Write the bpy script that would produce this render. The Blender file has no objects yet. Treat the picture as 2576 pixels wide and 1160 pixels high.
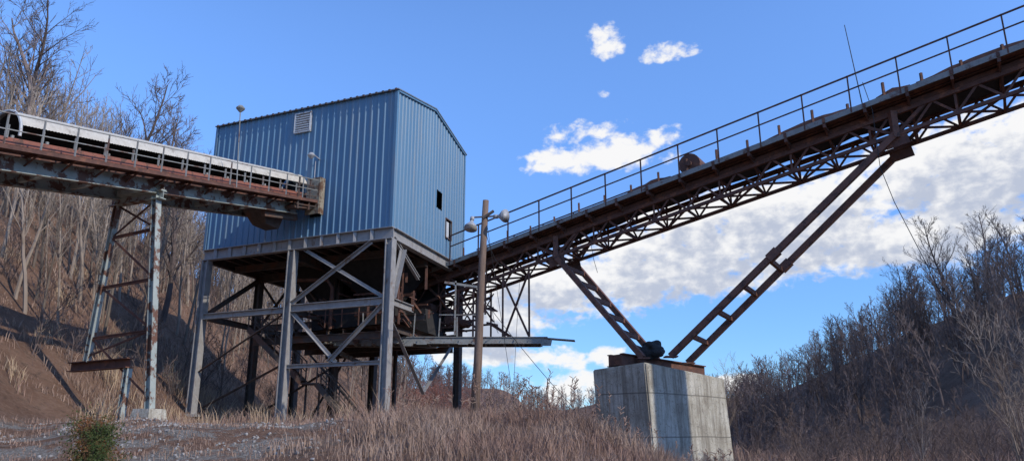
import bpy, bmesh, math, random
import numpy as np
from mathutils import Vector, noise, Matrix
random.seed(7); rng=np.random.default_rng(7)
V=Vector
scn=bpy.context.scene
scn.view_settings.view_transform='Standard'; scn.view_settings.look='None'; scn.view_settings.exposure=0

# ------------------------------------------------------------------ materials
def newmat(name):
    m=bpy.data.materials.new(name); m.use_nodes=True
    nt=m.node_tree; b=nt.nodes['Principled BSDF']
    return m,nt,b
def nz(nt,scale,detail=6,rough=.6,vec=None,stretch=None):
    n=nt.nodes.new('ShaderNodeTexNoise'); n.inputs['Scale'].default_value=scale
    n.inputs['Detail'].default_value=detail; n.inputs['Roughness'].default_value=rough
    tc=nt.nodes.new('ShaderNodeTexCoord'); src=tc.outputs['Object']
    if stretch:
        mp=nt.nodes.new('ShaderNodeMapping'); mp.inputs['Scale'].default_value=stretch
        nt.links.new(src,mp.inputs['Vector']); src=mp.outputs['Vector']
    nt.links.new(src,n.inputs['Vector'])
    return n.outputs['Fac']
def ramp(nt,fac,stops):
    r=nt.nodes.new('ShaderNodeValToRGB'); e=r.color_ramp.elements
    while len(e)<len(stops): e.new(.5)
    for i,(p,c) in enumerate(stops):
        e[i].position=p
        e[i].color=(c[0],c[1],c[2],1) if hasattr(c,'__len__') else (c,c,c,1)
    nt.links.new(fac,r.inputs['Fac']); return r.outputs['Color']
def mixc(nt,f,a,b,mode='MIX'):
    m=nt.nodes.new('ShaderNodeMix'); m.data_type='RGBA'; m.blend_type=mode
    for sock,val in ((m.inputs[0],f),(m.inputs[6],a),(m.inputs[7],b)):
        if isinstance(val,bpy.types.NodeSocket): nt.links.new(val,sock)
        elif isinstance(val,(int,float)): sock.default_value=val
        else: sock.default_value=(*val,1)
    return m.outputs[2]
def bump(nt,b,fac,strength=.3,dist=.02):
    bn=nt.nodes.new('ShaderNodeBump'); bn.inputs['Strength'].default_value=strength; bn.inputs['Distance'].default_value=dist
    nt.links.new(fac,bn.inputs['Height']); nt.links.new(bn.outputs['Normal'],b.inputs['Normal'])
def mat2(name,c1,c2,scale=3,rough=.8,c3=None,t3=(.56,.64),s3=1.3,stretch=None,metal=0,bmp=.2,bscale=25,st3=None,rnd=0,det=6,spec=None):
    m,nt,b=newmat(name)
    col=ramp(nt,nz(nt,scale,det,.65,stretch=stretch),[(.3,c1),(.7,c2)])
    if c3: col=mixc(nt,ramp(nt,nz(nt,s3,det,.7,stretch=st3),[(t3[0],0),(t3[1],1)]),col,c3)
    if rnd:
        oi=nt.nodes.new('ShaderNodeObjectInfo')
        col=mixc(nt,1.0,col,ramp(nt,oi.outputs['Random'],[(0,1-rnd),(.5,(1,.97,.94)),(1,1+rnd)]),'MULTIPLY')
    nt.links.new(col,b.inputs['Base Color']); b.inputs['Roughness'].default_value=rough; b.inputs['Metallic'].default_value=metal
    if spec is not None: b.inputs['Specular IOR Level'].default_value=spec
    if bmp: bump(nt,b,nz(nt,bscale,4,.6),bmp,.01)
    return m
M={}
M['blue']=mat2('blue_siding',(.078,.18,.285),(.118,.23,.335),.5,.45,(.18,.225,.265),(.50,.75),1.2,stretch=(1,1,.25),st3=(3,3,.25),bmp=.05)
M['blueroof']=mat2('roof_metal',(.12,.15,.18),(.2,.23,.26),2,.5)
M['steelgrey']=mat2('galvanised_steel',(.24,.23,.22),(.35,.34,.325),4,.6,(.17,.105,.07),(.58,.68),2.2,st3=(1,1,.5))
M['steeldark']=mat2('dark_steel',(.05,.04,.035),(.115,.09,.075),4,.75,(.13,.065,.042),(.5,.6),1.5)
M['rustdark']=mat2('rusted_steel',(.075,.037,.028),(.16,.075,.052),3,.85,(.24,.10,.055),(.53,.66),2.4)
M['rustbright']=mat2('rust_red_paint',(.25,.09,.06),(.35,.13,.085),3,.8,(.13,.065,.045),(.5,.6),3)
M['rusttube']=mat2('rust_brown_leg',(.13,.058,.038),(.20,.09,.058),2,.75,(.07,.036,.027),(.52,.62),3)
M['walk']=mat2('grey_weathered_channel',(.19,.195,.18),(.31,.31,.29),4,.7,(.13,.073,.05),(.52,.62),2)
M['palegreen']=mat2('pale_green_paint',(.30,.345,.315),(.42,.455,.415),3,.65,(.15,.072,.045),(.5,.55),2.0)
M['hood']=mat2('hood_corrugated',(.46,.42,.35),(.60,.56,.475),5,.6,(.30,.27,.22),(.55,.7),2,spec=.2)
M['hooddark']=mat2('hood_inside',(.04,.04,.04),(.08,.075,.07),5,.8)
M['whitep']=mat2('white_paint_worn',(.42,.43,.42),(.6,.6,.58),8,.6,(.15,.08,.05),(.58,.66),6)
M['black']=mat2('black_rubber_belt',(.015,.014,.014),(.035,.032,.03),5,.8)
M['plate']=mat2('rusty_plate',(.24,.21,.15),(.36,.32,.24),2.5,.8,(.13,.07,.04),(.48,.58),2.2)
M['wood']=mat2('weathered_wood',(.11,.073,.052),(.27,.185,.135),3,.9,stretch=(8,8,.5),bmp=.8,bscale=12)
M['wire']=mat2('cable',(.02,.02,.02),(.04,.04,.04),3,.8,bmp=0)
M['glass']=mat2('lamp_metal',(.30,.30,.30),(.48,.48,.48),3,.4)
M['bark']=mat2('bark_pale',(.17,.13,.10),(.37,.31,.25),.35,.95,bmp=0,rnd=.4,det=2,spec=.1)
M['bark2']=mat2('bark_dark',(.115,.086,.074),(.23,.18,.158),.5,.95,bmp=0,rnd=.3,det=2,spec=.1)
M['bark3']=mat2('bark_far',(.15,.108,.10),(.23,.172,.16),.05,.95,bmp=0,rnd=.25,det=2,spec=.1)
M['grass']=mat2('dry_grass_blades',(.23,.152,.113),(.44,.32,.245),.9,.9,(.31,.20,.152),(.45,.6),.3,bmp=0,det=2,spec=.1)
M['gold']=mat2('golden_grass_blades',(.38,.265,.17),(.55,.42,.28),1.5,.9,bmp=0,det=2,spec=.1)
M['leafg']=mat2('evergreen_needles',(.035,.06,.02),(.07,.09,.033),4,.9,(.18,.08,.04),(.50,.60),2.2,bmp=0,spec=.1)
M['redleaf']=mat2('red_dry_leaves',(.13,.055,.045),(.23,.10,.075),2,.9,bmp=0,spec=.1)
M['stone']=mat2('gravel_stone',(.18,.165,.145),(.42,.395,.365),9,.9)
def concrete():
    m,nt,b=newmat('weathered_concrete')
    c=ramp(nt,nz(nt,.9,9,.74),[(.32,(.30,.27,.21)),(.48,(.48,.45,.365)),(.68,(.62,.595,.51))])
    st=ramp(nt,nz(nt,1.5,8,.75,stretch=(2.2,2.2,.14)),[(.47,0),(.62,.8)])
    c=mixc(nt,st,c,(.20,.175,.135))
    tc=nt.nodes.new('ShaderNodeTexCoord'); wv=nt.nodes.new('ShaderNodeTexWave'); wv.bands_direction='Z'; wv.inputs['Scale'].default_value=.19; wv.inputs['Distortion'].default_value=.35; wv.inputs['Detail'].default_value=3
    nt.links.new(tc.outputs['Object'],wv.inputs['Vector'])
    c=mixc(nt,ramp(nt,wv.outputs['Fac'],[(0,.75),(.004,0)]),c,(.11,.10,.08))
    c=mixc(nt,ramp(nt,nz(nt,9,5,.8),[(.58,0),(.66,1)]),c,(.14,.12,.09))
    c=mixc(nt,ramp(nt,nz(nt,20,4,.8),[(.62,0),(.66,1)]),c,(.09,.08,.065))
    c=mixc(nt,ramp(nt,nz(nt,1.1,3,.5),[(.495,0),(.5,.7),(.505,0)]),c,(.14,.125,.10))
    nt.links.new(c,b.inputs['Base Color']); b.inputs['Roughness'].default_value=.92
    bump(nt,b,nz(nt,7,9,.75),.9,.04)
    return m
M['conc']=concrete()
def terrain_mat():
    m,nt,b=newmat('leaf_litter_ground')
    c=ramp(nt,nz(nt,.55,8,.75),[(.3,(.12,.073,.051)),(.5,(.205,.12,.081)),(.7,(.285,.182,.125))])
    c=mixc(nt,ramp(nt,nz(nt,5,6,.8),[(.45,0),(.7,.8)]),c,(.30,.20,.14))
    c=mixc(nt,ramp(nt,nz(nt,2.2,8,.8),[(.52,0),(.62,.7)]),c,(.075,.053,.04))
    tc=nt.nodes.new('ShaderNodeTexCoord'); sx=nt.nodes.new('ShaderNodeSeparateXYZ'); nt.links.new(tc.outputs['Object'],sx.inputs[0])
    def mr(src,a,b_,c_=0,d=1):
        n=nt.nodes.new('ShaderNodeMapRange'); n.interpolation_type='SMOOTHSTEP'; n.inputs[1].default_value=a; n.inputs[2].default_value=b_; n.inputs[3].default_value=c_; n.inputs[4].default_value=d
        nt.links.new(src,n.inputs[0]); return n.outputs[0]
    def mul(a,b_):
        n=nt.nodes.new('ShaderNodeMath'); n.operation='MULTIPLY'; nt.links.new(a,n.inputs[0]); nt.links.new(b_,n.inputs[1]); return n.outputs[0]
    k=mul(mul(mr(sx.outputs[0],-14.5,-13),mr(sx.outputs[0],-3,-6)),mul(mr(sx.outputs[1],14,17),mr(sx.outputs[1],30,27)))
    k=mul(k,ramp(nt,nz(nt,.7,7,.75),[(.46,0),(.53,1)]))
    g=ramp(nt,nz(nt,13,8,.85),[(.35,(.11,.092,.075)),(.5,(.25,.225,.19)),(.65,(.50,.475,.435))])
    c=mixc(nt,k,c,g)
    nt.links.new(c,b.inputs['Base Color']); b.inputs['Roughness'].default_value=1; b.inputs['Specular IOR Level'].default_value=.1
    bump(nt,b,nz(nt,4,8,.8),1,.15)
    return m
M['terrain']=terrain_mat()

# ------------------------------------------------------------------ mesh builder
class MB:
    def __init__(s): s.v=[]; s.f=[]
    def obb(s,c,ax,ay,az):
        i=len(s.v)
        for dx in(-1,1):
            for dy in(-1,1):
                for dz in(-1,1): s.v.append(tuple(c+ax*dx+ay*dy+az*dz))
        s.f+=[(i,i+1,i+3,i+2),(i+4,i+6,i+7,i+5),(i,i+4,i+5,i+1),(i+2,i+3,i+7,i+6),(i,i+2,i+6,i+4),(i+1,i+5,i+7,i+3)]
    def beam(s,p,q,w,h,up=(0,0,1)):
        p=V(p);q=V(q);d=q-p;L=d.length
        if L<1e-5: return
        d/=L; up=V(up)
        if abs(d.dot(up))>.97: up=V((1,0,0)) if abs(d.x)<.9 else V((0,1,0))
        sd=d.cross(up).normalized(); u=sd.cross(d).normalized()
        s.obb((p+q)/2,d*(L/2),sd*(w/2),u*(h/2))
    def hbeam(s,p,q,w,h,up=(0,0,1),t=.03):
        p=V(p);q=V(q);d=(q-p).normalized(); up=V(up)
        sd=d.cross(up).normalized(); u=sd.cross(d).normalized()
        o=u*(h/2-t/2)
        s.beam(p+o,q+o,w,t,u); s.beam(p-o,q-o,w,t,u); s.beam(p,q,t*.7,h-2*t-.002,u)
    def angle(s,p,q,w,up=(0,0,1)):
        p=V(p);q=V(q);d=(q-p).normalized(); up=V(up)
        if abs(d.dot(up))>.97: up=V((1,0,0))
        sd=d.cross(up).normalized(); u=sd.cross(d).normalized()
        s.beam(p,q,w,.018,u); s.beam(p+u*(w/2+.01)+sd*(w/2-.009),q+u*(w/2+.01)+sd*(w/2-.009),.018,w,u)
    def tube(s,pts,r,n=6):
        pts=[V(p) for p in pts]
        rs=r if hasattr(r,'__len__') else [r]*len(pts)
        base=len(s.v)
        for k,p in enumerate(pts):
            d=(pts[min(k+1,len(pts)-1)]-pts[max(k-1,0)]).normalized()
            a=d.orthogonal().normalized() if k==0 else (a-d*a.dot(d)).normalized()
            b=d.cross(a)
            for j in range(n):
                t=2*math.pi*j/n; s.v.append(tuple(p+(a*math.cos(t)+b*math.sin(t))*rs[k]))
        for k in range(len(pts)-1):
            for j in range(n):
                s.f.append((base+k*n+j,base+k*n+(j+1)%n,base+(k+1)*n+(j+1)%n,base+(k+1)*n+j))
        if n>3:
            s.f.append(tuple(base+j for j in reversed(range(n)))); e=base+(len(pts)-1)*n; s.f.append(tuple(e+j for j in range(n)))
    def quad(s,*p):
        i=len(s.v); s.v+= [tuple(x) for x in p]; s.f.append(tuple(range(i,i+len(p))))
    def build(s,name,mat,parent=None,smooth=False):
        me=bpy.data.meshes.new(name); me.from_pydata(s.v,[],s.f); me.update()
        if smooth: me.polygons.foreach_set('use_smooth',[True]*len(me.polygons))
        me.materials.append(M[mat] if isinstance(mat,str) else mat)
        o=bpy.data.objects.new(name,me); scn.collection.objects.link(o)
        if parent: o.parent=parent
        return o
def empty(name):
    o=bpy.data.objects.new(name,None); scn.collection.objects.link(o); o.empty_display_size=.5; return o

# ------------------------------------------------------------------ terrain
def sm(a,b,x):
    t=np.clip((x-a)/(b-a),0,1); return t*t*(3-2*t)
XF=([0,20,30,60,120,200,400],[-15,-13.5,-12.8,-11.0,-7,0,10])
def H(X,Y):
    X=np.asarray(X,float);Y=np.asarray(Y,float)
    p=2.0*sm(9,22,Y)*(1-.85*sm(.5,6,X))
    p=p-1.5*sm(45,80,Y)
    xf=np.interp(Y,*XF)
    HL=np.interp(Y,[-50,20,50,100,160,230,300],[27,27,27,27,15,9,9])
    sl=np.interp(Y,[40,80,140],[.85,.98,.9])
    d=np.maximum(0,xf-X); d=d*d/(d+1.5)
    hl=HL*np.tanh(sl*d/HL)
    HR=np.interp(Y,[0,90,140,220,300],[20,19,14,6,6])
    hr=HR*sm(25,60,X)
    hd=17*sm(260,400,Y)
    bmp=.12*np.sin(X*.9+1.3*np.sin(Y*.5))*np.sin(Y*.7+X*.2)+.05*np.sin(X*2.7+Y*1.9)
    big=1.2*np.sin(X*.11+2)*np.sin(Y*.09)*sm(3,12,d)
    return p+hl+hr+hd+bmp+big
def h(x,y): return float(H(x,y))
def terrain():
    xs=np.concatenate([np.linspace(-600,-90,18)[:-1],np.linspace(-90,-24,56)[:-1],np.linspace(-24,24,140)[:-1],np.linspace(24,110,60)[:-1],np.linspace(110,600,18)])
    ys=np.concatenate([np.linspace(-120,0,14)[:-1],np.linspace(0,50,140)[:-1],np.linspace(50,150,70)[:-1],np.linspace(150,460,60)[:-1],np.linspace(460,900,8)])
    X,Y=np.meshgrid(xs,ys); Z=H(X,Y)
    nx=len(xs); ny=len(ys)
    v=np.stack([X.ravel(),Y.ravel(),Z.ravel()],1)
    idx=np.arange(nx*ny).reshape(ny,nx)
    f=np.stack([idx[:-1,:-1].ravel(),idx[:-1,1:].ravel(),idx[1:,1:].ravel(),idx[1:,:-1].ravel()],1)
    me=bpy.data.meshes.new('ground'); me.from_pydata(v.tolist(),[],f.tolist()); me.update()
    me.polygons.foreach_set('use_smooth',[True]*len(me.polygons)); me.materials.append(M['terrain'])
    o=bpy.data.objects.new('ground',me); scn.collection.objects.link(o)
terrain()

# ------------------------------------------------------------------ blue building
P0=V((-4.97,30,0)); a=V((-.9165,.40,0)); b=V((.30,.954,0)).normalized()
n1=V((-.4,-.9165,0)).normalized(); n2=V((.954,-.30,0)).normalized()
LS,LW=10.13,8.1; ZB,ZE,ZR=10.04,16.17,17.0
def B(s,w,z,o=0.0,n=None):
    p=P0+a*s+b*w; p.z=z
    if n is not None: p=p+n*o
    return p
bld=empty('blue_metal_building')
def ribbed(mb,fn,L,z0,zt,nrm,holes=(),pitch=.335):
    prof=[];s=0
    while s<L:
        for ds,o in((0,0),(.215,0),(.25,.035),(.295,.035),(.33,0)):
            if s+ds<L: prof.append((s+ds,o))
        s+=pitch
    prof.append((L,0))
    for (s0,o0),(s1,o1) in zip(prof[:-1],prof[1:]):
        mid=(s0+s1)/2
        cuts=[(za,zb) for sa,sb,za,zb in holes if sa<mid<sb]
        lo=z0; ranges=[]
        for za,zb in sorted(cuts): ranges.append((lo,za,lo,za)); lo=zb
        ranges.append((lo,zt(s0),lo,zt(s1)))
        for l0,h0,l1,h1 in ranges:
            p0=fn(s0)+nrm*o0; p1=fn(s1)+nrm*o1
            mb.quad(V((p0.x,p0.y,l0)),V((p1.x,p1.y,l1)),V((p1.x,p1.y,h1)),V((p0.x,p0.y,h0)))
gz=lambda w: ZR-(ZR-ZE)*abs(w-LW/2)/(LW/2)
mb=MB()
ribbed(mb,lambda s:B(s,0,0),LS,ZB,lambda s:ZE,n1,[(3.6,4.25,10.9,12.3)])
ribbed(mb,lambda s:B(0,s,0),LW,ZB,gz,n2,[(4.5,5.2,12.2,13.1),(5.7,6.4,11.05,11.95)])
ribbed(mb,lambda s:B(s,LW,0),LS,ZB,lambda s:ZE,-n1)
ribbed(mb,lambda s:B(LS,s,0),LW,ZB,gz,-n2)
mb.build('corrugated_walls','blue',bld)
mb=MB()
for c in [(0,0),(0,LW),(LS,0),(LS,LW)]:
    p=B(c[0],c[1],0); mb.beam(V((p.x,p.y,ZB-.02)),V((p.x,p.y,ZE-.01)),.13,.13,a)
mb.beam(B(-.03,0,ZE-.03),B(-.03,LW/2,ZR-.03),.12,.1); mb.beam(B(-.03,LW/2,ZR-.03),B(-.03,LW,ZE-.03),.12,.1)
mb.build('corner_trim','blue',bld)
mb=MB()
ov=.12
for sgn in (0,1):
    w0=-ov if sgn==0 else LW+ov; z0=ZE-(ZR-ZE)/(LW/2)*ov
    A_=B(-ov,w0,z0+.06);B_=B(LS+ov,w0,z0+.06);C_=B(LS+ov,LW/2,ZR+.06);D_=B(-ov,LW/2,ZR+.06)
    dn=V((0,0,-.05))
    mb.quad(A_,B_,C_,D_); mb.quad(A_+dn,D_+dn,C_+dn,B_+dn); mb.quad(A_,A_+dn,B_+dn,B_); mb.quad(A_,D_,D_+dn,A_+dn); mb.quad(B_,B_+dn,C_+dn,C_)
mb.build('gable_roof','blueroof',bld)
mb=MB()
s=0
while s<LS+.1:
    p=B(s,-ov-.01,ZE+.0); mb.beam(p,p+n1*.03,.1,.09); s+=.335
mb.build('eave_rib_ends','steeldark',bld)
mb=MB()
for i in range(7):
    z=15.13+i*.115; mb.beam(B(4.55,0,z,.07,n1),B(5.35,0,z,.07,n1),.07,.06,(0,0,1))
for s_ in (4.52,5.38): mb.beam(B(s_,0,15.05,.07,n1),B(s_,0,15.93,.07,n1),.06,.09)
for z in (15.03,15.95): mb.beam(B(4.49,0,z,.07,n1),B(5.41,0,z,.07,n1),.09,.06)
mb.build('louvre_vent','whitep',bld)
mb=MB(); mb.beam(B(4.55,0,15.5,.045,n1),B(5.35,0,15.5,.045,n1),.012,.84); mb.build('vent_backing','walk',bld)
mb=MB()
def frame(w0,w1,z0,z1,t=.05):
    mb.beam(B(0,w0,z0,.03,n2),B(0,w0,z1,.03,n2),t,.08); mb.beam(B(0,w1,z0,.03,n2),B(0,w1,z1,.03,n2),t,.08)
    mb.beam(B(0,w0,z0,.033,n2),B(0,w1,z0,.033,n2),.08,t); mb.beam(B(0,w0,z1,.033,n2),B(0,w1,z1,.033,n2),.08,t)
frame(5.65,6.42,11.02,11.98)
mb.build('window_frame','steeldark',bld)
mb=MB(); mb.beam(B(0,5.95,11.0,.02,n2),B(0,5.95,11.85,.02,n2),.3,.02,n2); mb.build('window_panel','whitep',bld)
mb=MB()
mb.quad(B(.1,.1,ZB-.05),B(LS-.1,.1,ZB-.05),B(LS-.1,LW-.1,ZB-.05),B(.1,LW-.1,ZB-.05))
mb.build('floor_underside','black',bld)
mb=MB()
for i in range(1,14): mb.hbeam(B(i*LS/14,.2,ZB-.25),B(i*LS/14,LW-.2,ZB-.25),.14,.3)
mb.hbeam(B(.2,LW/2,ZB-.6),B(LS-.2,LW/2,ZB-.6),.25,.4)
mb.hbeam(B(.2,LW/4,ZB-.55),B(LS-.2,LW/4,ZB-.55),.2,.3)
mb.hbeam(B(.2,LW,ZB-.32),B(LS-.2,LW,ZB-.32),.25,.5)
mb.hbeam(B(LS,.2,ZB-.32),B(LS,LW-.2,ZB-.32),.25,.5)
mb.hbeam(B(LS/2,.2,ZB-.7),B(LS/2,LW-.2,ZB-.7),.25,.4)
mb.build('floor_joists','steeldark',bld)
mb=MB()
mb.hbeam(B(-.1,.02,ZB-.28),B(LS,.02,ZB-.28),.3,.5)
mb.hbeam(B(0,.2,ZB-.28),B(0,LW,ZB-.28),.3,.5)
for s_ in np.linspace(.9,9.4,11): mb.beam(B(s_,-.08,ZB-.5),B(s_,-.08,ZB-.06),.02,.14)
for s_,w_ in [(0.0,0),(4.98,0),(9.9,0)]:
    p=B(s_,w_,0); g=h(p.x,p.y)
    mb.hbeam(V((p.x,p.y,g-.3)),V((p.x,p.y,ZB-.56)),.34,.34,a,t=.04)
    mb.beam(V((p.x,p.y,g-.05)),V((p.x,p.y,g+.06)),.6,.6)
mb.hbeam(B(0.2,.0,6.95),B(4.8,.0,6.95),.2,.32); mb.hbeam(B(5.2,.0,6.9),B(9.9,.0,6.9),.2,.26)
mb.hbeam(B(.2,0,4.5),B(4.8,0,4.5),.14,.16)
mb.hbeam(B(0,.2,6.95),B(0,2.2,6.95),.2,.3)
def br(p,q,w=.13): mb.angle(p,q,w,n1)
br(B(.9,-.03,9.45),B(4.8,-.03,7.15)); br(B(4.3,.06,9.45),B(.2,.06,7.1))
br(B(.2,-.03,6.8),B(2.7,-.03,4.6)); br(B(4.8,.06,6.8),B(2.4,.06,4.6))
mb.angle(B(0,.1,6.3),B(0,3.6,3.5),.14,n2); mb.angle(B(0,7.4,6.3),B(0,3.6,3.5),.14,n2)
mb.angle(B(-.05,.1,7.1),B(-.05,.9,9.3),.2,n2); mb.hbeam(B(0,.25,9.6),B(0,2.8,8.4),.14,.18)
mb.build('front_columns_and_beams','steelgrey',bld)
mb=MB()
for s_,w_ in [(0.0,7.7),(5,7.9),(10,7.9),(3.2,7.0),(5.0,4),(9.9,4)]:
    p=B(s_,w_,0); g=h(p.x,p.y)
    mb.hbeam(V((p.x,p.y,g-.3)),V((p.x,p.y,ZB-.56)),.32 if s_!=3.2 else .16,.32 if s_!=3.2 else .16,a,t=.03)
for w_ in (4,7.8):
    mb.hbeam(B(.2,w_,6.9),B(9.9,w_,6.9),.18,.3)
mb.hbeam(B(9.9,.2,6.9),B(9.9,7.8,6.9),.16,.26); mb.hbeam(B(5,.2,6.9),B(5,7.8,6.9),.16,.26)
def br(p,q,w=.12): mb.angle(p,q,w,n1)
br(B(9.9,.1,6.9),B(9.9,4,9.4)); br(B(9.9,7.8,6.9),B(9.9,4,9.4)); br(B(9.7,4,6.9),B(7.5,4,9.4),.16); br(B(5.2,4,6.9),B(7.5,4,9.4),.16)
br(B(9.8,.02,6.8),B(9.8,4,9.3)); br(B(5.1,4,4.8),B(9.9,4,2.4),.08); br(B(5.1,.06,4.6),B(9.3,.06,2.9),.07); br(B(9.9,.06,4.4),B(5.2,.06,6.8),.09); br(B(9.8,7.8,6.7),B(5.1,7.8,2.4),.08); br(B(6,7.8,6.7),B(8.8,7.8,2.4),.08)
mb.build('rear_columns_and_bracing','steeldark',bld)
def frust(mb,c0,h0,c1,h1):
    i=len(mb.v)
    for c,hh in ((c0,h0),(c1,h1)):
        for sx,sy in((-1,-1),(1,-1),(1,1),(-1,1)): mb.v.append(tuple(c+a*(hh[0]*sx)+b*(hh[1]*sy)))
    mb.f+=[(i,i+1,i+5,i+4),(i+1,i+2,i+6,i+5),(i+2,i+3,i+7,i+6),(i+3,i,i+4,i+7),(i,i+3,i+2,i+1),(i+4,i+5,i+6,i+7)]
mb=MB()
zp=6.25
mb.quad(B(.3,1.2,zp),B(7.6,2.2,zp),B(7.6,7.7,zp),B(.3,7.7,zp)); mb.quad(B(.3,1.2,zp-.05),B(.3,7.7,zp-.05),B(7.6,7.7,zp-.05),B(7.6,2.2,zp-.05))
for i in range(9): mb.hbeam(B(.5+i*.85,1.5,zp-.2),B(.5+i*.85,7.6,zp-.2),.1,.24)
for w_ in (1.3,3.5,5.5,7.5): mb.hbeam(B(.2,w_,zp-.45),B(7.8,w_,zp-.45),.15,.3)
mb.build('screen_platform','steeldark',bld)
mb=MB()
frust(mb,B(3.2,4.2,9.7),(2.3,2.2),B(2.6,4.6,7.8),(.6,.6)); frust(mb,B(6.2,5,9.7),(1.4,1.6),B(6.0,5,7.6),(.7,.5))
frust(mb,B(2.6,4.6,7.8),(.6,.6),B(1.6,5.4,6.4),(.45,.45))
frust(mb,B(3.6,3.5,7.4),(1.9,.9),B(3.6,3.5,6.3),(1.9,.9))
frust(mb,B(1.5,6,7.5),(.8,.9),B(1.5,6,6.3),(1.1,1.1))
frust(mb,B(4.0,7.3,9.4),(3.4,.06),B(4.0,7.3,6.3),(3.4,.06))  # thin black panel added to block bright sky showing through under the floor
mb.build('hoppers_screens_dark_panel','black',bld)
mb=MB()
for i in range(9):
    s_=.4+7*i/8; mb.beam(B(s_,1.3,zp),B(s_,1.3,zp+1.05),.045,.045)
for z in (.55,1.05): mb.beam(B(.4,1.3,zp+z),B(7.4,1.3,zp+z),.04,.04)
mb.tube([B(6.5,2.5,8.8),B(4.5,2.2,8.6),B(4.2,2.2,8.2),B(4.2,2.2,6.3)],.09,8); mb.tube([B(.6,2,9.4),B(.6,2,7.2),B(1.4,2.4,6.9),B(3,2.4,6.9)],.07,8)
for i in range(80):
    s_=random.uniform(.2,5);w_=random.uniform(1.5,7.5);z=random.uniform(6.4,8.6)
    ax=random.choice([a,b,V((0,0,1)),V((0,0,1)),a+V((0,0,.5)),b-V((0,0,.4))]); d=ax*random.uniform(.4,1.6)
    p=B(s_,w_,z); mb.beam(p,p+d,random.uniform(.04,.10),random.uniform(.04,.12))
mb.build('platform_rails_and_pipework','rustdark',bld)
mb=MB()
def stair(x0,z0,x1,z1,y,wid=.8):
    n=int(abs(z1-z0)/.2)
    for yy in (y,y+wid):
        mb.beam((x0,yy,z0),(x1,yy,z1),.06,.24)
        mb.beam((x0,yy,z0+.95),(x1,yy,z1+.95),.05,.05); mb.beam((x0,yy,z0+.5),(x1,yy,z1+.5),.04,.04)
        for i in range(5):
            t=i/4; xx=x0+(x1-x0)*t; zz=z0+(z1-z0)*t; mb.beam((xx,yy,zz),(xx,yy,zz+.95),.05,.05)
    for i in range(n):
        t=(i+.5)/n; xx=x0+(x1-x0)*t; zz=z0+(z1-z0)*t; mb.beam((xx,y,zz),(xx,y+wid,zz),.24,.035)
SY=33.6
stair(-11.75,6.3,-9.25,4.0,SY); stair(-8.55,3.9,-6.85,h(-6.85,SY),SY)
mb.beam((-9.3,SY+.4,3.93),(-8.5,SY+.4,3.93),.85,.06)
for x in (-9.2,-8.6): mb.beam((x,SY+.8,1.8),(x,SY+.8,3.9),.08,.08)
mb.build('steel_stairs','steeldark',bld)
mb=MB()
Yw=33.3; zw=5.75
mb.hbeam((-8.2,Yw-.3,zw-.02),(1.55,Yw-.35,zw-.02),.12,.3); mb.hbeam((-8.2,Yw+.9,zw-.02),(1.3,Yw+.9,zw-.02),.12,.3)
mb.beam((-8.2,Yw+.3,zw+.15),(1.5,Yw+.3,zw+.12),1.15,.03)
for i in range(12): mb.beam((-7.8+i*.83,Yw-.3,zw-.1),(-7.8+i*.83,Yw+.9,zw-.1),.08,.12)
mb.beam((1.2,Yw,zw+.12),(2.75,Yw-.2,zw-.03),.5,.04)
mb.hbeam((-7.7,Yw+.9,5.3),(-7.7,39,5.3),.1,.2)
for i in range(16):
    x=-7.5+i*.6; w=random.uniform(.1,.3); mb.obb(V((x,Yw-.38,zw-.05-w*.3)),V((.22,0,0)),V((0,.012,0)),V((.03,0,w*.5)))
mb.build('cantilever_walkway','walk',bld)
mb=MB()
for x in (-6.5,-5.4,-4.3,-3.2,-2.4,-1.6):
    mb.beam((x,Yw-.3,zw+.15),(x+random.uniform(-.05,.05),Yw-.3,zw+random.uniform(.8,1.3)),.05,.05)
mb.beam((-3.2,Yw-.3,zw+1.1),(-1.6,Yw-.3,zw+1.1),.04,.04)
mb.beam((-2.5,Yw-.32,zw+.2),(-2.5,Yw-.32,zw+2.6),.07,.07); mb.beam((-3.0,Yw-.32,zw+2.55),(-1.3,Yw-.32,zw+2.3),.07,.1)
mb.build('walkway_posts','walk',bld)
mb=MB()
mb.beam(B(3.5,0,11.75,.35,n1),B(4.2,0,11.75,.35,n1),.05,1.65)
mb.beam(B(3.5,0,11.75,.05,n1),B(3.5,0,11.75,.32,n1),.04,1.65)
mb.build('entry_plate','plate',bld)
def lamp_small(p,mb):
    mb.tube([p,p+V((0,0,.12)),p+V((0,0,.16)),p+V((0,0,.26))],[.05,.16,.17,.08],12)
mb=MB(); p=B(3.9,0,13.55); mb.tube([p,p+n1*.5+V((0,0,.1)),p+n1*.6],.025,6); lamp_small(p+n1*.6-V((0,0,.15)),mb); mb.tube([B(4.05,0,11,.1,n1),B(4.05,0,13.5,.1,n1)],.02,5)
mb.build('wall_lamp','glass',bld)

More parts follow.
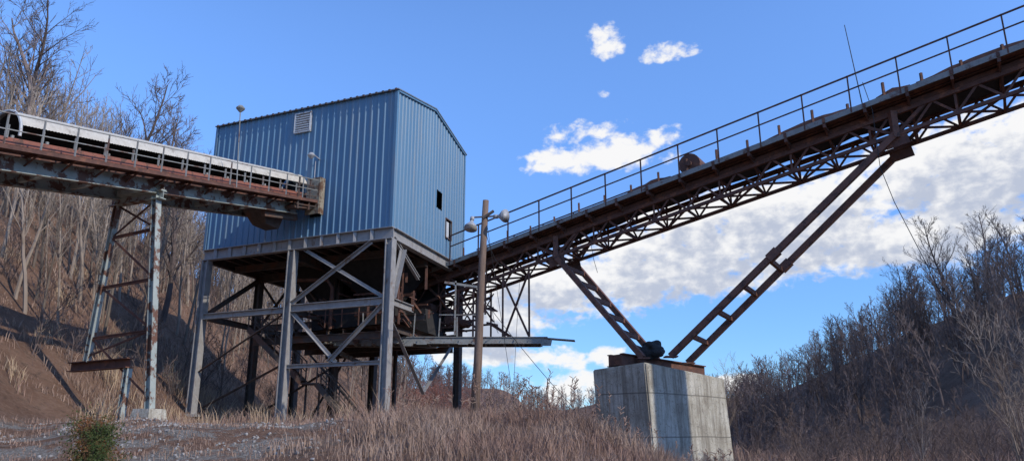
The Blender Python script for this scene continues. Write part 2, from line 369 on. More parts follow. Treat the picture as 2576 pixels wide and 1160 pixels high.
# ------------------------------------------------------------------ covered conveyor (left)
cov=empty('covered_conveyor')
O=V((-8.9,31.7,0)); side=V((-.9165,.4,0))
def Cc(k,off,z):
    p=O+n1*k+side*off; p.z=11.0-.172*k+z; return p
K=19
mb=MB()
for off in (0.0,1.8):
    mb.hbeam(Cc(.9,off,.22),Cc(K,off,.22),.22,.46,t=.035)
for k in np.arange(1.3,K,1.7):
    mb.beam(Cc(k,.11,.2),Cc(k,1.69,.2),.1,.2)
mb.build('support_girders','palegreen',cov)
mb=MB()
mb.beam(Cc(.3,-.35,.56),Cc(K,-.35,.56),.62,.05); mb.beam(Cc(0,1.1,.6),Cc(K,1.1,.6),1.5,.05)
mb.beam(Cc(0.1,-.7,.52),Cc(K,-.7,.52),.05,.12)
for k in np.arange(.4,K,1.1):
    mb.beam(Cc(k,-.68,.49),Cc(k,1.9,.49),.07,.07); mb.angle(Cc(k,-.65,.5),Cc(k,.02,.2),.05)
mb.build('walkway_deck','rustdark',cov)
mb=MB()
mb.beam(Cc(0.1,.15,.93),Cc(K,.15,.93),.06,.2); mb.beam(Cc(0.1,1.65,.93),Cc(K,1.65,.93),.06,.2)
for k in np.arange(.5,K,1.3): mb.beam(Cc(k,.15,.6),Cc(k,.15,.84),.08,.05)
mb.build('belt_stringers','rustbright',cov)
mb=MB(); mb.beam(Cc(0,.9,1.0),Cc(K,.9,1.0),1.3,.06); mb.build('belt','black',cov)
mb=MB()
for k in np.arange(.3,K,1.02):
    mb.beam(Cc(k,-.68,.55),Cc(k,-.68,1.5),.04,.04); mb.beam(Cc(k+.5,.12,1.0),Cc(k+.5,.12,1.4),.05,.05)
    mb.tube([Cc(k+.3,.2,1.02),Cc(k+.3,.2,1.12)],.05,6)
for z in (1.02,1.48): mb.beam(Cc(.3,-.68,z),Cc(K,-.68,z),.03,.03)
mb.build('handrail','walk',cov)
def hood(k0,k1,a0,a1,mat,name,R=.78,inn=False):
    mb=MB(); N=14; nk=int((k1-k0)/.05)
    i0=len(mb.v)
    for j in range(nk+1):
        k=k0+(k1-k0)*j/nk; r=R+(.014 if j%2 else -.014)
        for i in range(N+1):
            t=math.radians(a0+(a1-a0)*i/N); mb.v.append(tuple(Cc(k,.9-math.cos(t)*r,1.24+math.sin(t)*r)))
    for j in range(nk):
        for i in range(N):
            q=i0+j*(N+1)+i; mb.f.append((q,q+1,q+N+2,q+N+1))
    return mb.build(name,mat,cov,True)
hood(.05,12.7,18,180,'hood','hood_cover')
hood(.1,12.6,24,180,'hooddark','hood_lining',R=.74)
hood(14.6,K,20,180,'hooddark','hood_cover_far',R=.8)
mb=MB()
for k in [12.7,13.35,14.0,14.6]:
    mb.tube([Cc(k,.9-math.cos(t)*.8,1.24+math.sin(t)*.8) for t in np.linspace(-.15,math.pi,14)],.045,6)
mb.build('hood_hoops','whitep',cov)
mb=MB()
frust(mb,Cc(1.9,.9,.35),(.7,.8),Cc(1.6,.9,-.55),(.35,.45))
mb.beam(Cc(-.1,-.3,.3),Cc(1.6,-.3,.2),.5,.12); mb.beam(Cc(.6,.2,-.1),Cc(2.6,.2,-.1),.2,.3)
for k in (.1,.8,1.5): mb.beam(Cc(k,-.62,.1),Cc(k,-.62,1.5),.06,.06)
for z in (.3,.75,1.2): mb.beam(Cc(0,-.62,z),Cc(1.6,-.62,z),.04,.04)
mb.build('discharge_chute','steeldark',cov)
mb=MB(); p=Cc(5.1,-.72,.5); q=p+V((-.15,0,3.1)); mb.tube([p,q],.022,6); lamp_small(q-V((0,0,.05)),mb); mb.build('mast_lamp','walk',cov)
T1=V((-12.08,24.42,9.55)); B1=V((-11.55,24.7,0)); B1.z=h(B1.x,B1.y)+.45
T2=V((-13.73,25.14,9.55)); B2=V((-14.55,26.1,4.15))
mb=MB()
mb.hbeam(B1,T1,.22,.24,a,t=.03); mb.hbeam(B2,T2,.18,.2,a,t=.03)
mb.hbeam(T1+V((.3,-.13,0)),T2+V((-.3,.13,0)),.25,.3)
mb.hbeam(T1+V((.3,-.13,.25)),T2+V((-.3,.13,.25)),.2,.2)
mb.build('tower_legs','palegreen',cov)
mb=MB()
def L2(z): t=(z-B2.z)/(T2.z-B2.z); return B2.lerp(T2,t)
def L1z(z): return B1.lerp(T1,(z-B1.z)/(T1.z-B1.z))
for z in [8.3,6.6,4.9]: mb.hbeam(L1z(z+.1),L2(z),.08,.1)
mb.angle(L1z(9.4),L2(8.3),.06); mb.angle(L1z(8.4),L2(9.4),.05); mb.angle(L2(8.3),L1z(6.7),.06); mb.angle(L2(6.6),L1z(5),.06); mb.angle(L1z(5),L2(4.3),.05); mb.angle(L2(4.9),L1z(2.8),.05)
mb.hbeam((-15.4,26.7,4.0),(-12.5,25.0,4.0),.3,.32)
mb.build('tower_bracing','rustdark',cov)
mb=MB(); 
g=h(-12.6,25.1); mb.hbeam((-12.65,25.1,g-.3),(-12.6,25.1,3.83),.2,.2,a)
mb.build('stub_post','palegreen',cov)
mb=MB()
g=h(B1.x,B1.y)
frust(mb,V((B1.x,B1.y,g-.4)),(.48,.48),V((B1.x,B1.y,g+.44)),(.36,.36)); mb.build('footing','conc',cov)

# ------------------------------------------------------------------ inclined conveyor gallery (right)
cv=empty('inclined_conveyor_bridge')
A0=V((-1.67,35.4,8.69)); U=V((18.97,-12.1,4.27)).normalized(); CX=V((.537,.844,0)).normalized()
def G(k,off,z): return A0+U*k+CX*off+V((0,0,z))
K0,K1=-3.8,36; W=1.5
mb=MB()
for off in (0,W):
    mb.beam(G(K0,off,0),G(K1,off,0),.12,.13); mb.beam(G(K0,off,.82),G(K1,off,.82),.14,.17)
pan=1.45; n=int((K1-K0)/pan)
for i in range(n):
    k=K0+i*pan
    for off in (0,W):
        mb.angle(G(k,off,.02),G(k+pan/2,off,.78),.085,CX); mb.angle(G(k+pan/2,off,.78),G(k+pan,off,.02),.085,CX)
        if i%2: mb.angle(G(k,off,.02),G(k,off,.8),.08,CX)
    mb.beam(G(k,0,0),G(k,W,0),.08,.08); mb.angle(G(k,0,.0),G(k+pan,W,.0),.06)
    if i%2: mb.angle(G(k,W,.0),G(k+pan,0,.0),.06)
    mb.beam(G(k,0,.8),G(k,W,.8),.08,.1)
    mb.angle(G(k,0,.8),G(k,W,.02),.06,U)
mb.build('lattice_truss','rustdark',cv)
mb=MB()
mb.beam(G(K0,-.62,1.28),G(K1,-.62,1.28),.05,.2); mb.beam(G(K0,-.02,1.38),G(K1,-.02,1.38),.06,.2)
mb.build('walkway_stringers','walk',cv)
mb=MB()
mb.beam(G(K0,-.32,1.26),G(K1,-.32,1.26),.55,.03)
mb.beam(G(K0,W/2,1.22),G(K1,W/2,1.22),W,.04)
for k in np.arange(K0,K1,1.45):
    mb.beam(G(k,-.66,1.08),G(k,W+.05,1.08),.10,.14)
    mb.angle(G(k,-.6,1.1),G(k,-.03,.85),.06); mb.beam(G(k,.0,.85),G(k,0,1.2),.1,.08,U); mb.beam(G(k,W,.85),G(k,W,1.2),.1,.08,U)
    mb.beam(G(k,-.66,1.2),G(k,-.66,1.36),.05,.1,U)
mb.beam(G(K0,.02,1.02),G(K1,.02,1.02),.05,.16)
mb.build('deck_frames','rustdark',cv)
mb=MB()
def strip(zf,o0,o1,th,k0,k1,dk=.35):
    ks=np.arange(k0,k1,dk)
    for x0,x1 in zip(ks[:-1],ks[1:]):
        i=len(mb.v)
        for k,z in((x0,zf(x0)),(x1,zf(x1))):
            for o,t in((o0,0),(o1,0),(o1,th),(o0,th)): mb.v.append(tuple(G(k,o,z+t)))
        mb.f+=[(i,i+1,i+5,i+4),(i+1,i+2,i+6,i+5),(i+2,i+3,i+7,i+6),(i+3,i,i+4,i+7)]
strip(lambda k:1.50+.06*noise.noise(V((k*.8,0,0)))+.12*max(0,noise.noise(V((k*.25,3,0)))),.15,1.35,.13,K0,K1)
strip(lambda k:1.0-.10*abs(math.sin(k*1.1))+.08*noise.noise(V((k*.7,9,0)))-.22*(k>19)*abs(math.sin(k*.55)),.2,1.3,.03,K0,K1)
mb.build('conveyor_belt','black',cv)
mb=MB()
for k in np.arange(K0+.3,K1,1.3):
    hh=random.choice([.5,.6,.7,.8]); mb.beam(G(k,.1,1.4),G(k,.08,1.4+hh),.09,.08); mb.beam(G(k+.1,1.4,1.4),G(k+.1,1.42,1.4+hh*.8),.08,.07)
    mb.tube([G(k,.2,1.45),G(k,1.3,1.45)],.06,6)
for k0,k1 in ((14,17.6),(18.3,19.6),(19.7,24),(24.5,30),(7.9,10.2)):
    ks=np.arange(k0,k1,.3)
    for x0,x1 in zip(ks[:-1],ks[1:]):
        f=lambda k:1.74+.16*math.sin((k-k0)/(k1-k0)*math.pi)+.07*noise.noise(V((k*2,5,0)))
        mb.quad(G(x0,.12,1.55),G(x1,.12,1.55),G(x1,.2,f(x1)),G(x0,.2,f(x0))); mb.quad(G(x0,.2,f(x0)),G(x1,.2,f(x1)),G(x1,1.3,f(x1)),G(x0,1.3,f(x0)))
mb.build('idlers_and_sagging_covers','rustdark',cv)
mb=MB()
rk0=-1.2
for k in np.arange(rk0,K1,1.7):
    mb.beam(G(k,-.63,1.2),G(k,-.63,2.62),.05,.05,U); mb.beam(G(k,-.63,2.62),G(k,-.63,2.66),.1,.06,U)
mb.beam(G(rk0,-.63,2.64),G(K1,-.63,2.64),.055,.055); mb.beam(G(rk0,-.63,2.1),G(K1,-.63,2.1),.045,.045)
for k in np.arange(rk0+.6,8,1.7): mb.beam(G(k,W+.1,1.2),G(k,W+.1,2.4),.05,.05,U)
mb.beam(G(rk0,W+.1,2.42),G(8,W+.1,2.42),.05,.05)
mb.build('handrail','rustdark',cv)
mb=MB()
c=G(10.9,.1,1.95); mb.tube([c,c+CX*1.1],.46,20); mb.tube([c-CX*.12,c],[.12,.12],10)
mb.build('take_up_pulley','rustdark',cv)
mb=MB()
zt=4.75
def leg(kt,kb,ztop,zbot,off,offb):
    p=G(kt,off,0); p.z=A0.z+U.z*kt+ztop
    q=G(kb,offb,0); q.z=zbot; return p,q
for (kt,kb,rungs) in ((4.45,8.5,(.12,.28,.44,.6,.76,.9)),(18.8,9.7,(.54,.66,.78,.90))):
    pq=[leg(kt,kb,-.02,zt,-.1,-.15),leg(kt,kb,-.02,zt-.1,W+.25,W+.3)]
    for p,q in pq: mb.beam(p,q,.23,.23)
    for t in rungs: mb.beam(pq[0][0].lerp(pq[0][1],t),pq[1][0].lerp(pq[1][1],t),.14,.18)
    if kt>10:
        for p,q in pq: mb.beam(p.lerp(q,.50),p.lerp(q,.54),.32,.32)
    for p,q in pq:
        mb.beam(p+V((0,0,-.12)),p+V((0,0,.9)),.22,.22); mb.beam(q-V((0,0,.05)),q+V((0,0,.0)),.5,.5)
mb.build('v_support_legs','rusttube',cv)
mb=MB()
for kt in (18.8,4.45):
    for off in (-.03,W+.03):
        p=G(kt,off,.0); mb.beam(p-U*.4+V((0,0,-.2)),p+U*.4+V((0,0,-.2)),.03,.5)
        mb.angle(G(kt-1.1,off,.8),p,.12,CX); mb.angle(G(kt+1.1,off,.8),p,.12,CX)
q0=V((4.35,30.75,4.68)); q1=V((8.35,33.55,4.42))
dd=(q1-q0).normalized(); pp=V((-dd.y,dd.x,0))
for o in (-.1,.65):
    mb.hbeam(q0+pp*o,q1+pp*o,.22,.5,t=.04)
for t in np.linspace(0,1,7): mb.beam(q0.lerp(q1,t)-pp*.1,q0.lerp(q1,t)+pp*.65,.05,.42)
mb.build('base_beams_and_gussets','rustdark',cv)
me=bpy.data.meshes.new('coal_lump')
bm=bmesh.new(); bmesh.ops.create_icosphere(bm,subdivisions=4,radius=.42)
for v in bm.verts:
    v.co*=1+.45*noise.noise(v.co*3+V((5,0,0)))+.12*noise.noise(v.co*9); v.co.z*=.85; v.co.x*=1.15
bm.to_mesh(me); bm.free(); me.materials.append(M['black']); o=bpy.data.objects.new('coal_lump',me); o.location=(5.8,31.5,5.15); scn.collection.objects.link(o); o.parent=cv
mb=MB()
for k in (1.5,2.95):
    p=G(k,0,0); q=V((p.x,p.y,5.8)); mb.beam(q,p,.09,.09)
p0,p1=G(1.5,0,-.2),G(2.95,0,-.2); m0=V((p0.x,p0.y,5.95)); m1=V((p1.x,p1.y,5.95))
mb.angle(p0,m1,.07,CX); mb.angle(p1,m0,.07,CX); mb.beam(m0,m1,.1,.1)
mb.beam((m0.x-.2,m0.y,m0.z),(m0.x-.1,Yw+.5,m0.z),.1,.1); mb.beam((m1.x,m1.y,m1.z),(m1.x,Yw+.5,m1.z),.1,.1)
for k in (-3.2,-2.2,-1.1,-.2,.5):
    for off in (0,W):
        p=G(k,off,.1); mb.beam(p,V((p.x,p.y,6.0 if k<0 else 7.2)),.09,.09)
for k in (-3.2,-2.2,-1.1):
    for off in (0,W):
        for dz in (-.7,-1.5): mb.beam(G(k,off,dz),G(k+1.05,off,dz-.2),.07,.09)
        mb.angle(G(k,off,-.1),G(k+1.05,off,-1.6),.06,CX); mb.angle(G(k,off,-1.5),G(k+1.05,off,-.2),.06,CX)
for i in range(26):
    k=random.uniform(-3.5,.4); p=G(k,random.uniform(-.3,1.6),random.uniform(-1.9,.2)); 
    d=random.choice([U,CX,V((0,0,1)),U+V((0,0,-.8)),U*.6+V((0,0,.7))])*random.uniform(.4,1.2); mb.beam(p,p+d,.06,.06+random.random()*.08)
mb.tube([G(-2.9,-.25,-.4),G(-2.9,1.6,-.4)],.3,14); mb.tube([G(-1.6,-.15,-1.3),G(-1.6,1.5,-1.3)],.2,12)
mb.build('tail_trestle','rustdark',cv)
mb=MB()
p=G(17.9,-.62,1.3); mb.tube([p,p+V((-.28,0,3.3))],[.022,.014],5)
mb.tube([G(18,-.6,2.2),G(18.2,-.6,1.0),G(18.2,-.6,-1.2),G(18.5,-.6,-2.6),G(19.2,-.6,-5.0),G(19.6,-.6,-6.5)],.013,4)
q=G(6.2,0,0); mb.tube([q,q+V((.1,0,-.7)),q+V((.25,0,-1.3))],.013,4)
mb.build('whip_mast_and_loose_cable','wire',cv)

# ------------------------------------------------------------------ concrete pier
pier=empty('concrete_pier')
N_=V((5.15,29.6,4.47));R_=V((9.28,33.56,4.14));L_=V((3.31,31.5,4.34));F_=R_+L_-N_
def pier_mesh():
    bm=bmesh.new()
    off=V((.27,0,-5.2))
    t=[N_,R_,F_,L_]; vs=[bm.verts.new(p) for p in t]+[bm.verts.new(p+off) for p in t]
    bm.faces.new((vs[0],vs[1],vs[2],vs[3])); bm.faces.new((vs[7],vs[6],vs[5],vs[4]))
    for i in range(4):
        j=(i+1)%4; bm.faces.new((vs[i],vs[i+4],vs[j+4],vs[j]))
    bmesh.ops.recalc_face_normals(bm,faces=bm.faces)
    bmesh.ops.bevel(bm,geom=list(bm.edges),offset=.05,segments=2,affect='EDGES')
    me=bpy.data.meshes.new('pier_block'); bm.to_mesh(me); bm.free(); me.materials.append(M['conc'])
    o=bpy.data.objects.new('pier_block',me); scn.collection.objects.link(o); o.parent=pier
pier_mesh()

# ------------------------------------------------------------------ light pole
pl=empty('floodlight_pole')
pb=V((-1.35,27,h(-1.35,27)-.4)); pt=V((-.98,27,10.2))
mb=MB(); mb.tube([pb,pb.lerp(pt,.3)+V((.03,0,0)),pb.lerp(pt,.65)+V((-.01,0,0)),pt],[.17,.155,.135,.115],12); mb.build('wooden_pole','wood',pl,True)
mb=MB()
c=pt+V((0,0,-.75)); mb.beam(c+V((-.55,-.12,.05)),c+V((.62,-.12,.12)),.05,.05); mb.beam(c+V((-.1,-.14,.02)),c+V((.3,-.14,.3)),.12,.08)
mb.build('bracket','steeldark',pl)
mb=MB()
def flood(p,d):
    d=V(d).normalized(); prof=[(0,.05),(.1,.07),(.18,.13),(.3,.23),(.38,.25),(.40,.25),(.37,.22),(.2,.1)]
    mb.tube([p+d*t for t,_ in prof],[r for _,r in prof],18)
    mb.tube([p-d*.12,p+d*.02],.08,10)
flood(c+V((-.5,-.15,-.05)),(-.12,-.35,-1)); flood(c+V((.42,-.15,.08)),(.9,-.55,-.1))
mb.build('floodlights','glass',pl,True)
mb=MB()
def cat(p,q,sag,n=12): return [V(p).lerp(V(q),t)+V((0,0,-sag*4*t*(1-t))) for t in np.linspace(0,1,n)]
mb.tube(cat(pt-V((0,0,3.8)),(3.9,27.5,h(3.9,27.5)+.2),.25),.014,4)
mb.tube(cat(pt-V((0,0,.6)),(.2,30,h(.2,30)),.0),.012,4)
mb.tube(cat((.35,34.6,8.6),(.0,31,2.2),-.3),.012,4)
mb.tube(cat(pt-V((0,0,1.2)),G(1.5,0,.5),.4),.012,4)
mb.tube(cat(pt-V((0,0,2.2)),(-.6,33,zw+.3),.5),.012,4)
mb.build('guy_wires','wire',pl)

# ------------------------------------------------------------------ trees
def tree_mesh(name,seed,ht,r0,mat,first=.3,nb=18,l1=.42,spread=.75,subs=6,tw=4,lean=0,crook=.05,minr=.012):
    R=random.Random(seed); mb=MB()
    def path(p,d,L,r,seg,cr,upb):
        pts=[p];rs=[r];
        for i in range(seg):
            d=(d+V((R.gauss(0,cr),R.gauss(0,cr),R.gauss(0,cr)+upb))).normalized()
            p=p+d*(L/seg); pts.append(p); rs.append(max(minr*.6,r*(1-(i+1)/seg*.85)))
        return pts,rs
    pts,rs=path(V((0,0,-.5)),V((lean,0,1)).normalized(),ht,r0,12,crook,.02)
    mb.tube(pts,rs,6)
    def at(pts,rs,t):
        f=t*(len(pts)-1); i=min(int(f),len(pts)-2); u=f-i
        return pts[i].lerp(pts[i+1],u),rs[i]*(1-u)+rs[i+1]*u,(pts[i+1]-pts[i]).normalized()
    def perp(d,ang,az):
        o=d.orthogonal().normalized(); o2=d.cross(o); return (d*math.cos(ang)+(o*math.cos(az)+o2*math.sin(az))*math.sin(ang)).normalized()
    for i in range(nb):
        t=first+(1-first)*(i+R.random())/nb*.97
        p,r,d=at(pts,rs,t); L=ht*l1*(1-(t-first)/(1-first)*.65)*R.uniform(.6,1.15)
        d1=perp(d,spread*R.uniform(.6,1.2),i*2.4+R.uniform(-.5,.5))
        q,qs=path(p,d1,L,max(minr,r*.5),5,.13,.08); mb.tube(q,qs,4)
        for j in range(subs):
            t2=.2+.78*(j+R.random())/subs; p2,r2,d2=at(q,qs,t2)
            L2=L*.5*R.uniform(.5,1.1)*(1.1-.5*t2)
            q2,s2=path(p2,perp(d2,R.uniform(.4,.9),R.uniform(0,6.28)),L2,max(minr,r2*.6),3,.15,.1); mb.tube(q2,s2,3)
            for k in range(tw):
                t3=.2+.8*R.random(); p3,r3,d3=at(q2,s2,t3)
                q3,s3=path(p3,perp(d3,R.uniform(.35,.8),R.uniform(0,6.28)),L2*.55*R.uniform(.5,1),max(minr*.8,r3*.7),2,.15,.1); mb.tube(q3,s3,3)
    me=bpy.data.meshes.new(name); me.from_pydata(mb.v,[],mb.f); me.update(); me.materials.append(M[mat]); return me
thin=[tree_mesh('forest_tree_%d'%i,20+i,11,.11,'bark',first=.35,nb=14,l1=.28,spread=.55,subs=4,tw=3,crook=.04,minr=.014) for i in range(5)]
far=[tree_mesh('far_tree_%d'%i,50+i,10,.16,'bark3',first=.15,nb=18,l1=.38,spread=.75,subs=5,tw=3,crook=.06,minr=.038) for i in range(4)]
near2=[tree_mesh('dark_tree_%d'%i,80+i,10,.14,'bark2',first=.2,nb=17,l1=.38,spread=.7,subs=5,tw=4,crook=.06,minr=.024) for i in range(4)]
def inst(me,x,y,sc,parent,name,rz=None,sz=1):
    o=bpy.data.objects.new(name,me); o.location=(x,y,h(x,y)-.2); o.rotation_euler=(random.uniform(-.05,.05),random.uniform(-.05,.05),random.uniform(0,6.28) if rz is None else rz)
    o.scale=(sc,sc,sc*sz); scn.collection.objects.link(o)
    if parent: o.parent=parent
    return o
def forest(name,meshes,n,xr,yr,ok,smin,smax):
    e=empty(name); c=0; tries=0
    while c<n and tries<n*30:
        tries+=1; x=random.uniform(*xr); y=random.uniform(*yr)
        if not(-.9<x/max(y,1)<.85) or not ok(x,y): continue
        inst(random.choice(meshes),x,y,random.uniform(smin,smax),e,'tree'); c+=1
xfl=lambda y: float(np.interp(y,*XF))
forest('bare_forest',thin,150,(-34,-15),(28,60),lambda x,y: x<xfl(y)-5.5-1.5*math.sin(y*.5),.4,.85)
forest('bare_forest',thin,480,(-70,-10),(34,110),lambda x,y: x<xfl(y)-7-2*math.sin(y*.3),.55,1.0)
forest('bare_forest',near2,130,(-45,-14),(70,115),lambda x,y: x<xfl(y)-5 and x/y>-.5,.6,1.0)
forest('bare_forest',far,330,(-90,12),(105,300),lambda x,y: x<xfl(y)-2,.6,1.1)
forest('bare_forest',far,330,(-120,120),(300,420),lambda x,y:True,.8,1.3)
forest('bare_forest',near2,300,(27,75),(60,130),lambda x,y:True,.5,.95)
forest('bare_forest',far,500,(24,100),(100,300),lambda x,y:True,.45,.95)
brush=[tree_mesh('brush_%d'%i,120+i,3.2,.03,'bark2',first=.08,nb=13,l1=.5,spread=.6,subs=5,tw=3,crook=.1,minr=.009) for i in range(3)]
forest('brush_thicket',brush,240,(-45,-5),(26,75),lambda x,y: x<xfl(y)-.8 and not(-13.5<x<-6 and y<36),.5,1.2)
forest('brush_thicket',brush,180,(9,32),(20,60),lambda x,y: x/y>.3,.5,1.15)
forest('brush_thicket',brush,90,(-12,9),(46,80),lambda x,y: True,.4,.8)
bigt=tree_mesh('big_tree_a',301,15,.27,'bark2',first=.25,nb=22,l1=.42,spread=.7,subs=8,tw=6,crook=.07,minr=.016)
inst(bigt,-27.2,40,1.0,None,'bare_tree',rz=.6)
big2=tree_mesh('big_tree_b',302,13,.22,'bark2',first=.2,nb=22,l1=.45,spread=.75,subs=8,tw=6,crook=.07,minr=.016)
inst(big2,-24,45,1.0,None,'bare_tree'); inst(big2,-24.8,52,.95,None,'bare_tree',rz=2.); inst(bigt,-30,44,.85,None,'bare_tree',rz=3); inst(big2,-20.5,44,.95,None,'bare_tree',rz=1.2)
inst(big2,47,80,1.05,None,'bare_tree'); inst(bigt,44,84,.75,None,'bare_tree',rz=2); inst(big2,50,78,.9,None,'bare_tree',rz=4)
sh=tree_mesh('shrub_tree',310,6.5,.05,'bark',first=.08,nb=16,l1=.6,spread=.5,subs=6,tw=4,crook=.08,minr=.008)
for x,y,s_ in ((13.6,21,.65),(15.2,23,.8),(12.4,24,.5),(16.2,25,.9),(14.5,19.5,.7)): inst(sh,x,y,s_,None,'bare_shrub')
for x,y,s_ in ((9.6,36.5,.75),(3.2,34,.35)): inst(sh,x,y,s_,None,'bare_shrub')

# ------------------------------------------------------------------ grass
def blades(name,mat,n,region,hmin,hmax,wd,clump=.5,dens=None):
    x=rng.uniform(region[0],region[1],n*3); y=rng.uniform(region[2],region[3],n*3)
    m=np.sin(x*1.7+np.sin(y*2.1)*2)*np.sin(y*1.3+x*.6)+rng.normal(0,clump,len(x))
    keep=m>0
    if dens is not None: keep&=dens(x,y)
    x=x[keep][:n];y=y[keep][:n]; n=len(x)
    z=H(x,y); ht=rng.uniform(hmin,hmax,n)*(.7+.5*np.sin(x*.8+1+np.sin(y*1.3))*np.sin(y*.9)); az=rng.uniform(0,2*np.pi,n); ln=rng.uniform(.05,.8,n)*ht
    lx=np.cos(az)*ln;ly=np.sin(az)*ln; fa=rng.uniform(0,np.pi,n); wx=np.cos(fa)*wd;wy=np.sin(fa)*wd
    v=np.empty((n,5,3))
    v[:,0]=np.stack([x-wx,y-wy,z-.05],1); v[:,1]=np.stack([x+wx,y+wy,z-.05],1)
    v[:,2]=np.stack([x+wx*.8+lx*.35,y+wy*.8+ly*.35,z+ht*.6],1); v[:,3]=np.stack([x-wx*.8+lx*.35,y-wy*.8+ly*.35,z+ht*.6],1)
    v[:,4]=np.stack([x+lx,y+ly,z+ht],1)
    me=bpy.data.meshes.new(name); i=np.arange(n)*5
    me.vertices.add(n*5); me.vertices.foreach_set('co',v.ravel())
    loops=np.stack([i,i+1,i+2,i+3,i+3,i+2,i+4],1).ravel(); me.loops.add(len(loops)); me.loops.foreach_set('vertex_index',loops)
    me.polygons.add(n*2); st=np.stack([np.arange(n)*7,np.arange(n)*7+4],1).ravel(); me.polygons.foreach_set('loop_start',st)
    me.update(calc_edges=True); me.validate(); me.materials.append(M[mat]); o=bpy.data.objects.new(name,me); scn.collection.objects.link(o)
blades('dry_grass','grass',46000,(-6,10,11,29),.3,.75,.008,.6,lambda x,y:(x>-3.6+.8*np.sin(y)+rng.normal(0,.7,len(x))))
blades('dry_grass','grass',26000,(-16,10,22,44),.25,.65,.010,.5,lambda x,y:(y>27)|(x>-4))
blades('dry_grass','grass',8000,(-14,-3,10,24),.06,.2,.008,.2)
blades('dry_grass','grass',22000,(-36,-11,24,62),.2,.6,.014,.2)
blades('golden_grass','gold',8000,(-15,10,25,42),.6,1.2,.010,.1,lambda x,y:(np.sin(x*2.3)*np.sin(y*1.9+x)>.45))
blades('golden_grass','gold',4500,(-25,-12,24,40),.5,1.3,.012,.1,lambda x,y:(np.sin(x*1.3)*np.sin(y*1.1+x)>.6))
blades('dry_grass','grass',14000,(9,30,16,50),.4,1.1,.012,.5)
mb=MB()
for i in range(240):
    x=random.gauss(.6,1.1) if i<110 else random.uniform(-4,9); y=random.uniform(18,31); z=h(x,y); hh=random.uniform(.8,1.5) if i<60 else random.uniform(.5,1.0)
    d=V((random.gauss(0,.12),random.gauss(0,.12),1)).normalized(); p=V((x,y,z)); mb.tube([p,p+d*hh],[.008,.005],3)
    for j in range(7):
        c=p+d*(hh*(1-j*.03)); e=c+V((random.gauss(0,.06),random.gauss(0,.06),random.uniform(.02,.1))); mb.beam(c,e,.02,.012)
mb.build('tall_weeds','grass')
twig=tree_mesh('twiggy_bush',330,1.5,.012,'bark2',first=.05,nb=12,l1=.6,spread=.6,subs=5,tw=3,crook=.1,minr=.005)
e=empty('twiggy_brush')
for i in range(60):
    x=random.uniform(-5,10); y=random.uniform(14,29); inst(twig,x,y,random.uniform(.35,.7),e,'bush')
bm=bmesh.new()
for i in range(1500):
    x=random.uniform(-13.5,-4); y=random.uniform(15,26)
    if noise.noise(V((x*.6,y*.6,2)))<-.05: continue
    r=random.uniform(.015,.05)
    res=bmesh.ops.create_icosphere(bm,subdivisions=1,radius=r,matrix=Matrix.Translation((x,y,h(x,y)+r*.2))@Matrix.Rotation(random.random()*3,4,'X'))
    for v in res['verts']: v.co+=V((random.gauss(0,r*.15),random.gauss(0,r*.15),random.gauss(0,r*.12)))
me=bpy.data.meshes.new('gravel'); bm.to_mesh(me); bm.free(); me.materials.append(M['stone']); o=bpy.data.objects.new('gravel',me); scn.collection.objects.link(o)
def leafshrub(name,x,y,ht,rad,n,mat,cone=True,ls=.05):
    z=h(x,y); e=empty(name)
    mb2=MB(); mb2.tube([V((x,y,z-.1)),V((x+.03,y,z+ht*.9))],[.04,.01],5)
    tips=[]
    for i in range(34):
        t=random.uniform(.05,.9); az=random.uniform(0,6.28); rr=rad*(1.15-t*.75 if cone else math.sin(math.pi*(t*.8+.15)))*random.uniform(.6,1.15)
        p0=V((x,y,z+t*ht*.7)); p1=p0+V((math.cos(az)*rr,math.sin(az)*rr,rr*.8+.1)); mb2.tube([p0,p1],[.012,.004],3); tips.append((p0,p1))
    mb2.build('stems','bark2',e)
    mb=MB()
    for i in range(n):
        p0,p1=random.choice(tips); t=random.uniform(.25,1.08); sp=ht*.06
        c=p0.lerp(p1,t)+V((random.gauss(0,sp),random.gauss(0,sp),random.gauss(0,sp)))
        d1=V((random.gauss(0,1),random.gauss(0,1),random.gauss(.8,1))).normalized()*ls*random.uniform(.6,1.5); d2=d1.orthogonal().normalized()*ls*.22
        mb.quad(c-d2,c+d1*.5+d2*.3,c+d1,c+d2)
    mb.build('leaves',mat,e)
leafshrub('evergreen_shrub',-6.95,13,1.85,.5,7000,'leafg',True,.06)
for x,y,ht,r_ in ((-4.6,52,4,2.4),(-7,56,4.5,2.6),(-3,57,3.6,2.2)): leafshrub('red_leaf_shrub',x,y,ht,r_,2600,'redleaf',False,.13)

# ------------------------------------------------------------------ sky / world
sun_dir=V((.80,-.50,.66)).normalized()
w=bpy.data.worlds.new('World'); scn.world=w; w.use_nodes=True; nt=w.node_tree
bg=nt.nodes['Background']; bg.inputs['Strength'].default_value=.14
sky=nt.nodes.new('ShaderNodeTexSky'); sky.sky_type='NISHITA'; sky.sun_disc=False
sky.sun_elevation=math.asin(sun_dir.z); sky.sun_rotation=math.atan2(sun_dir.x,sun_dir.y); sky.air_density=1.0; sky.dust_density=.3; sky.ozone_density=2.5; sky.altitude=300
def mth(op,a_,b_=None,c_=None):
    n=nt.nodes.new('ShaderNodeMath'); n.operation=op
    for s_,v_ in zip(n.inputs,(a_,b_,c_)):
        if v_ is None: continue
        if isinstance(v_,(int,float)): s_.default_value=v_
        else: nt.links.new(v_,s_)
    return n.outputs[0]
def vmt(op,*ins):
    n=nt.nodes.new('ShaderNodeVectorMath'); n.operation=op
    for s_,v_ in zip(n.inputs,ins):
        if isinstance(v_,tuple): s_.default_value=v_
        else: nt.links.new(v_,s_)
    return n
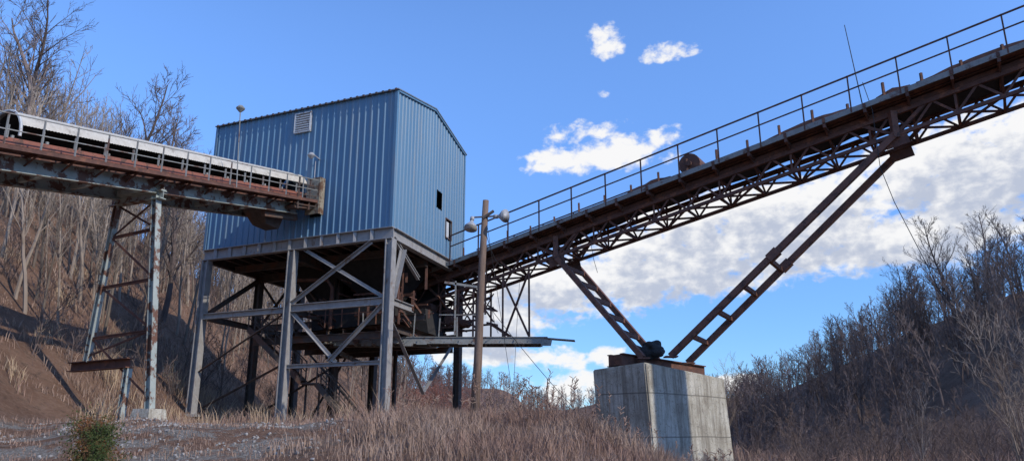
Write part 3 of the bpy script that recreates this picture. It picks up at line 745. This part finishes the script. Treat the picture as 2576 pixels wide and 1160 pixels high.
def mrange(v_,a_,b_):
    n=nt.nodes.new('ShaderNodeMapRange'); n.interpolation_type='SMOOTHSTEP'; n.inputs[1].default_value=a_; n.inputs[2].default_value=b_; nt.links.new(v_,n.inputs[0]); return n.outputs[0]
tc=nt.nodes.new('ShaderNodeTexCoord'); sp=nt.nodes.new('ShaderNodeSeparateXYZ'); nt.links.new(tc.outputs['Generated'],sp.inputs[0])
az=mth('ARCTAN2',sp.outputs[0],sp.outputs[1]); el=mth('ARCSINE',sp.outputs[2])
cb=nt.nodes.new('ShaderNodeCombineXYZ'); nt.links.new(az,cb.inputs[0]); nt.links.new(el,cb.inputs[1])
# (azimuth, elevation, half width, half height, weight)
small=[(.138,.510,.026,.021,.85),(.228,.490,.036,.012,.95),(.129,.443,.020,.008,.5),
(.108,.397,.055,.016,1.0),(.152,.373,.08,.024,.95),(.074,.359,.06,.016,1.0),
(.045,.102,.042,.017,1.3),(-.045,.107,.055,.015,1.3),(.0733,.062,.06,.018,1.3),(.13,.104,.028,.014,1.1),(.29,.066,.03,.012,1.0),(.424,.19,.07,.009,.5),(-1.4,.25,.2,.05,1),(-2.5,.3,.3,.06,1)]
bank=[(.178,.244,.080,.026,1.35),(.218,.204,.14,.026,1.4),(.273,.266,.10,.034,1.5),(.346,.243,.13,.040,1.5),(.403,.288,.08,.028,1.4),(.461,.236,.15,.034,1.4),(.524,.282,.10,.030,1.4),(.60,.300,.11,.048,1.5),(.59,.240,.13,.036,1.3),(.78,.27,.14,.06,1.4),
(.06,.195,.11,.034,1.5),(-.036,.155,.08,.032,1.6),(.165,.186,.09,.018,1.2),(2.0,.35,.5,.09,1)]
def density(off,blobs):
    p=cb.outputs[0] if off is None else vmt('ADD',cb.outputs[0],off).outputs[0]
    m=None
    for (ca,ce,wa,we,k) in blobs:
        q=vmt('MULTIPLY_ADD',p,(1/wa,1/we,0),(-ca/wa,-ce/we,0)).outputs[0]
        g=mth('MULTIPLY_ADD',vmt('DOT_PRODUCT',q,q).outputs['Value'],-.75,k)
        m=g if m is None else mth('SMOOTH_MAX',m,g,.3)
    m=mth('MAXIMUM',m,-1.6)
    ps=vmt('MULTIPLY',p,(1,1.5,1)).outputs[0]
    def N(sc,de,ro,di):
        n=nt.nodes.new('ShaderNodeTexNoise'); n.noise_dimensions='2D'; n.inputs['Scale'].default_value=sc; n.inputs['Detail'].default_value=de; n.inputs['Roughness'].default_value=ro; n.inputs['Distortion'].default_value=di
        nt.links.new(ps,n.inputs['Vector']); return mth('SUBTRACT',n.outputs['Fac'],.5)
    return mth('ADD',mth('MULTIPLY_ADD',N(14,3,.55,.2),2.9,m),mth('MULTIPLY',N(48,4,.58,.15),2.0))
d0=density(None,small+bank); d1=density((-.008,.024,0),bank)
alpha=mrange(d0,.0,.95); lit=mrange(d1,1.8,.35)
cc=mixc(nt,lit,(3.7,4.05,4.9),(6.9,6.85,6.8))
tint=mixc(nt,mrange(el,.03,.55),(.60,.90,1.32),(1.22,1.58,2.10))
skyc=mixc(nt,1.0,sky.outputs['Color'],tint,'MULTIPLY')
final=mixc(nt,mth('MULTIPLY',alpha,.97),skyc,cc)
nt.links.new(final,bg.inputs['Color'])
sl=bpy.data.lights.new('sun','SUN'); sl.energy=3.1; sl.angle=math.radians(.6); sl.color=(1,.91,.79)
so=bpy.data.objects.new('sun',sl); so.rotation_euler=(-sun_dir).to_track_quat('-Z','Y').to_euler(); scn.collection.objects.link(so)

# ------------------------------------------------------------------ camera
cd=bpy.data.cameras.new('camera'); cd.lens=26.55; cd.sensor_width=36; cd.clip_end=3000; cd.clip_start=.05
co=bpy.data.objects.new('camera',cd); co.location=(0,0,1.6)
co.rotation_euler=(math.radians(90+15.4),0,0); scn.collection.objects.link(co); scn.camera=co
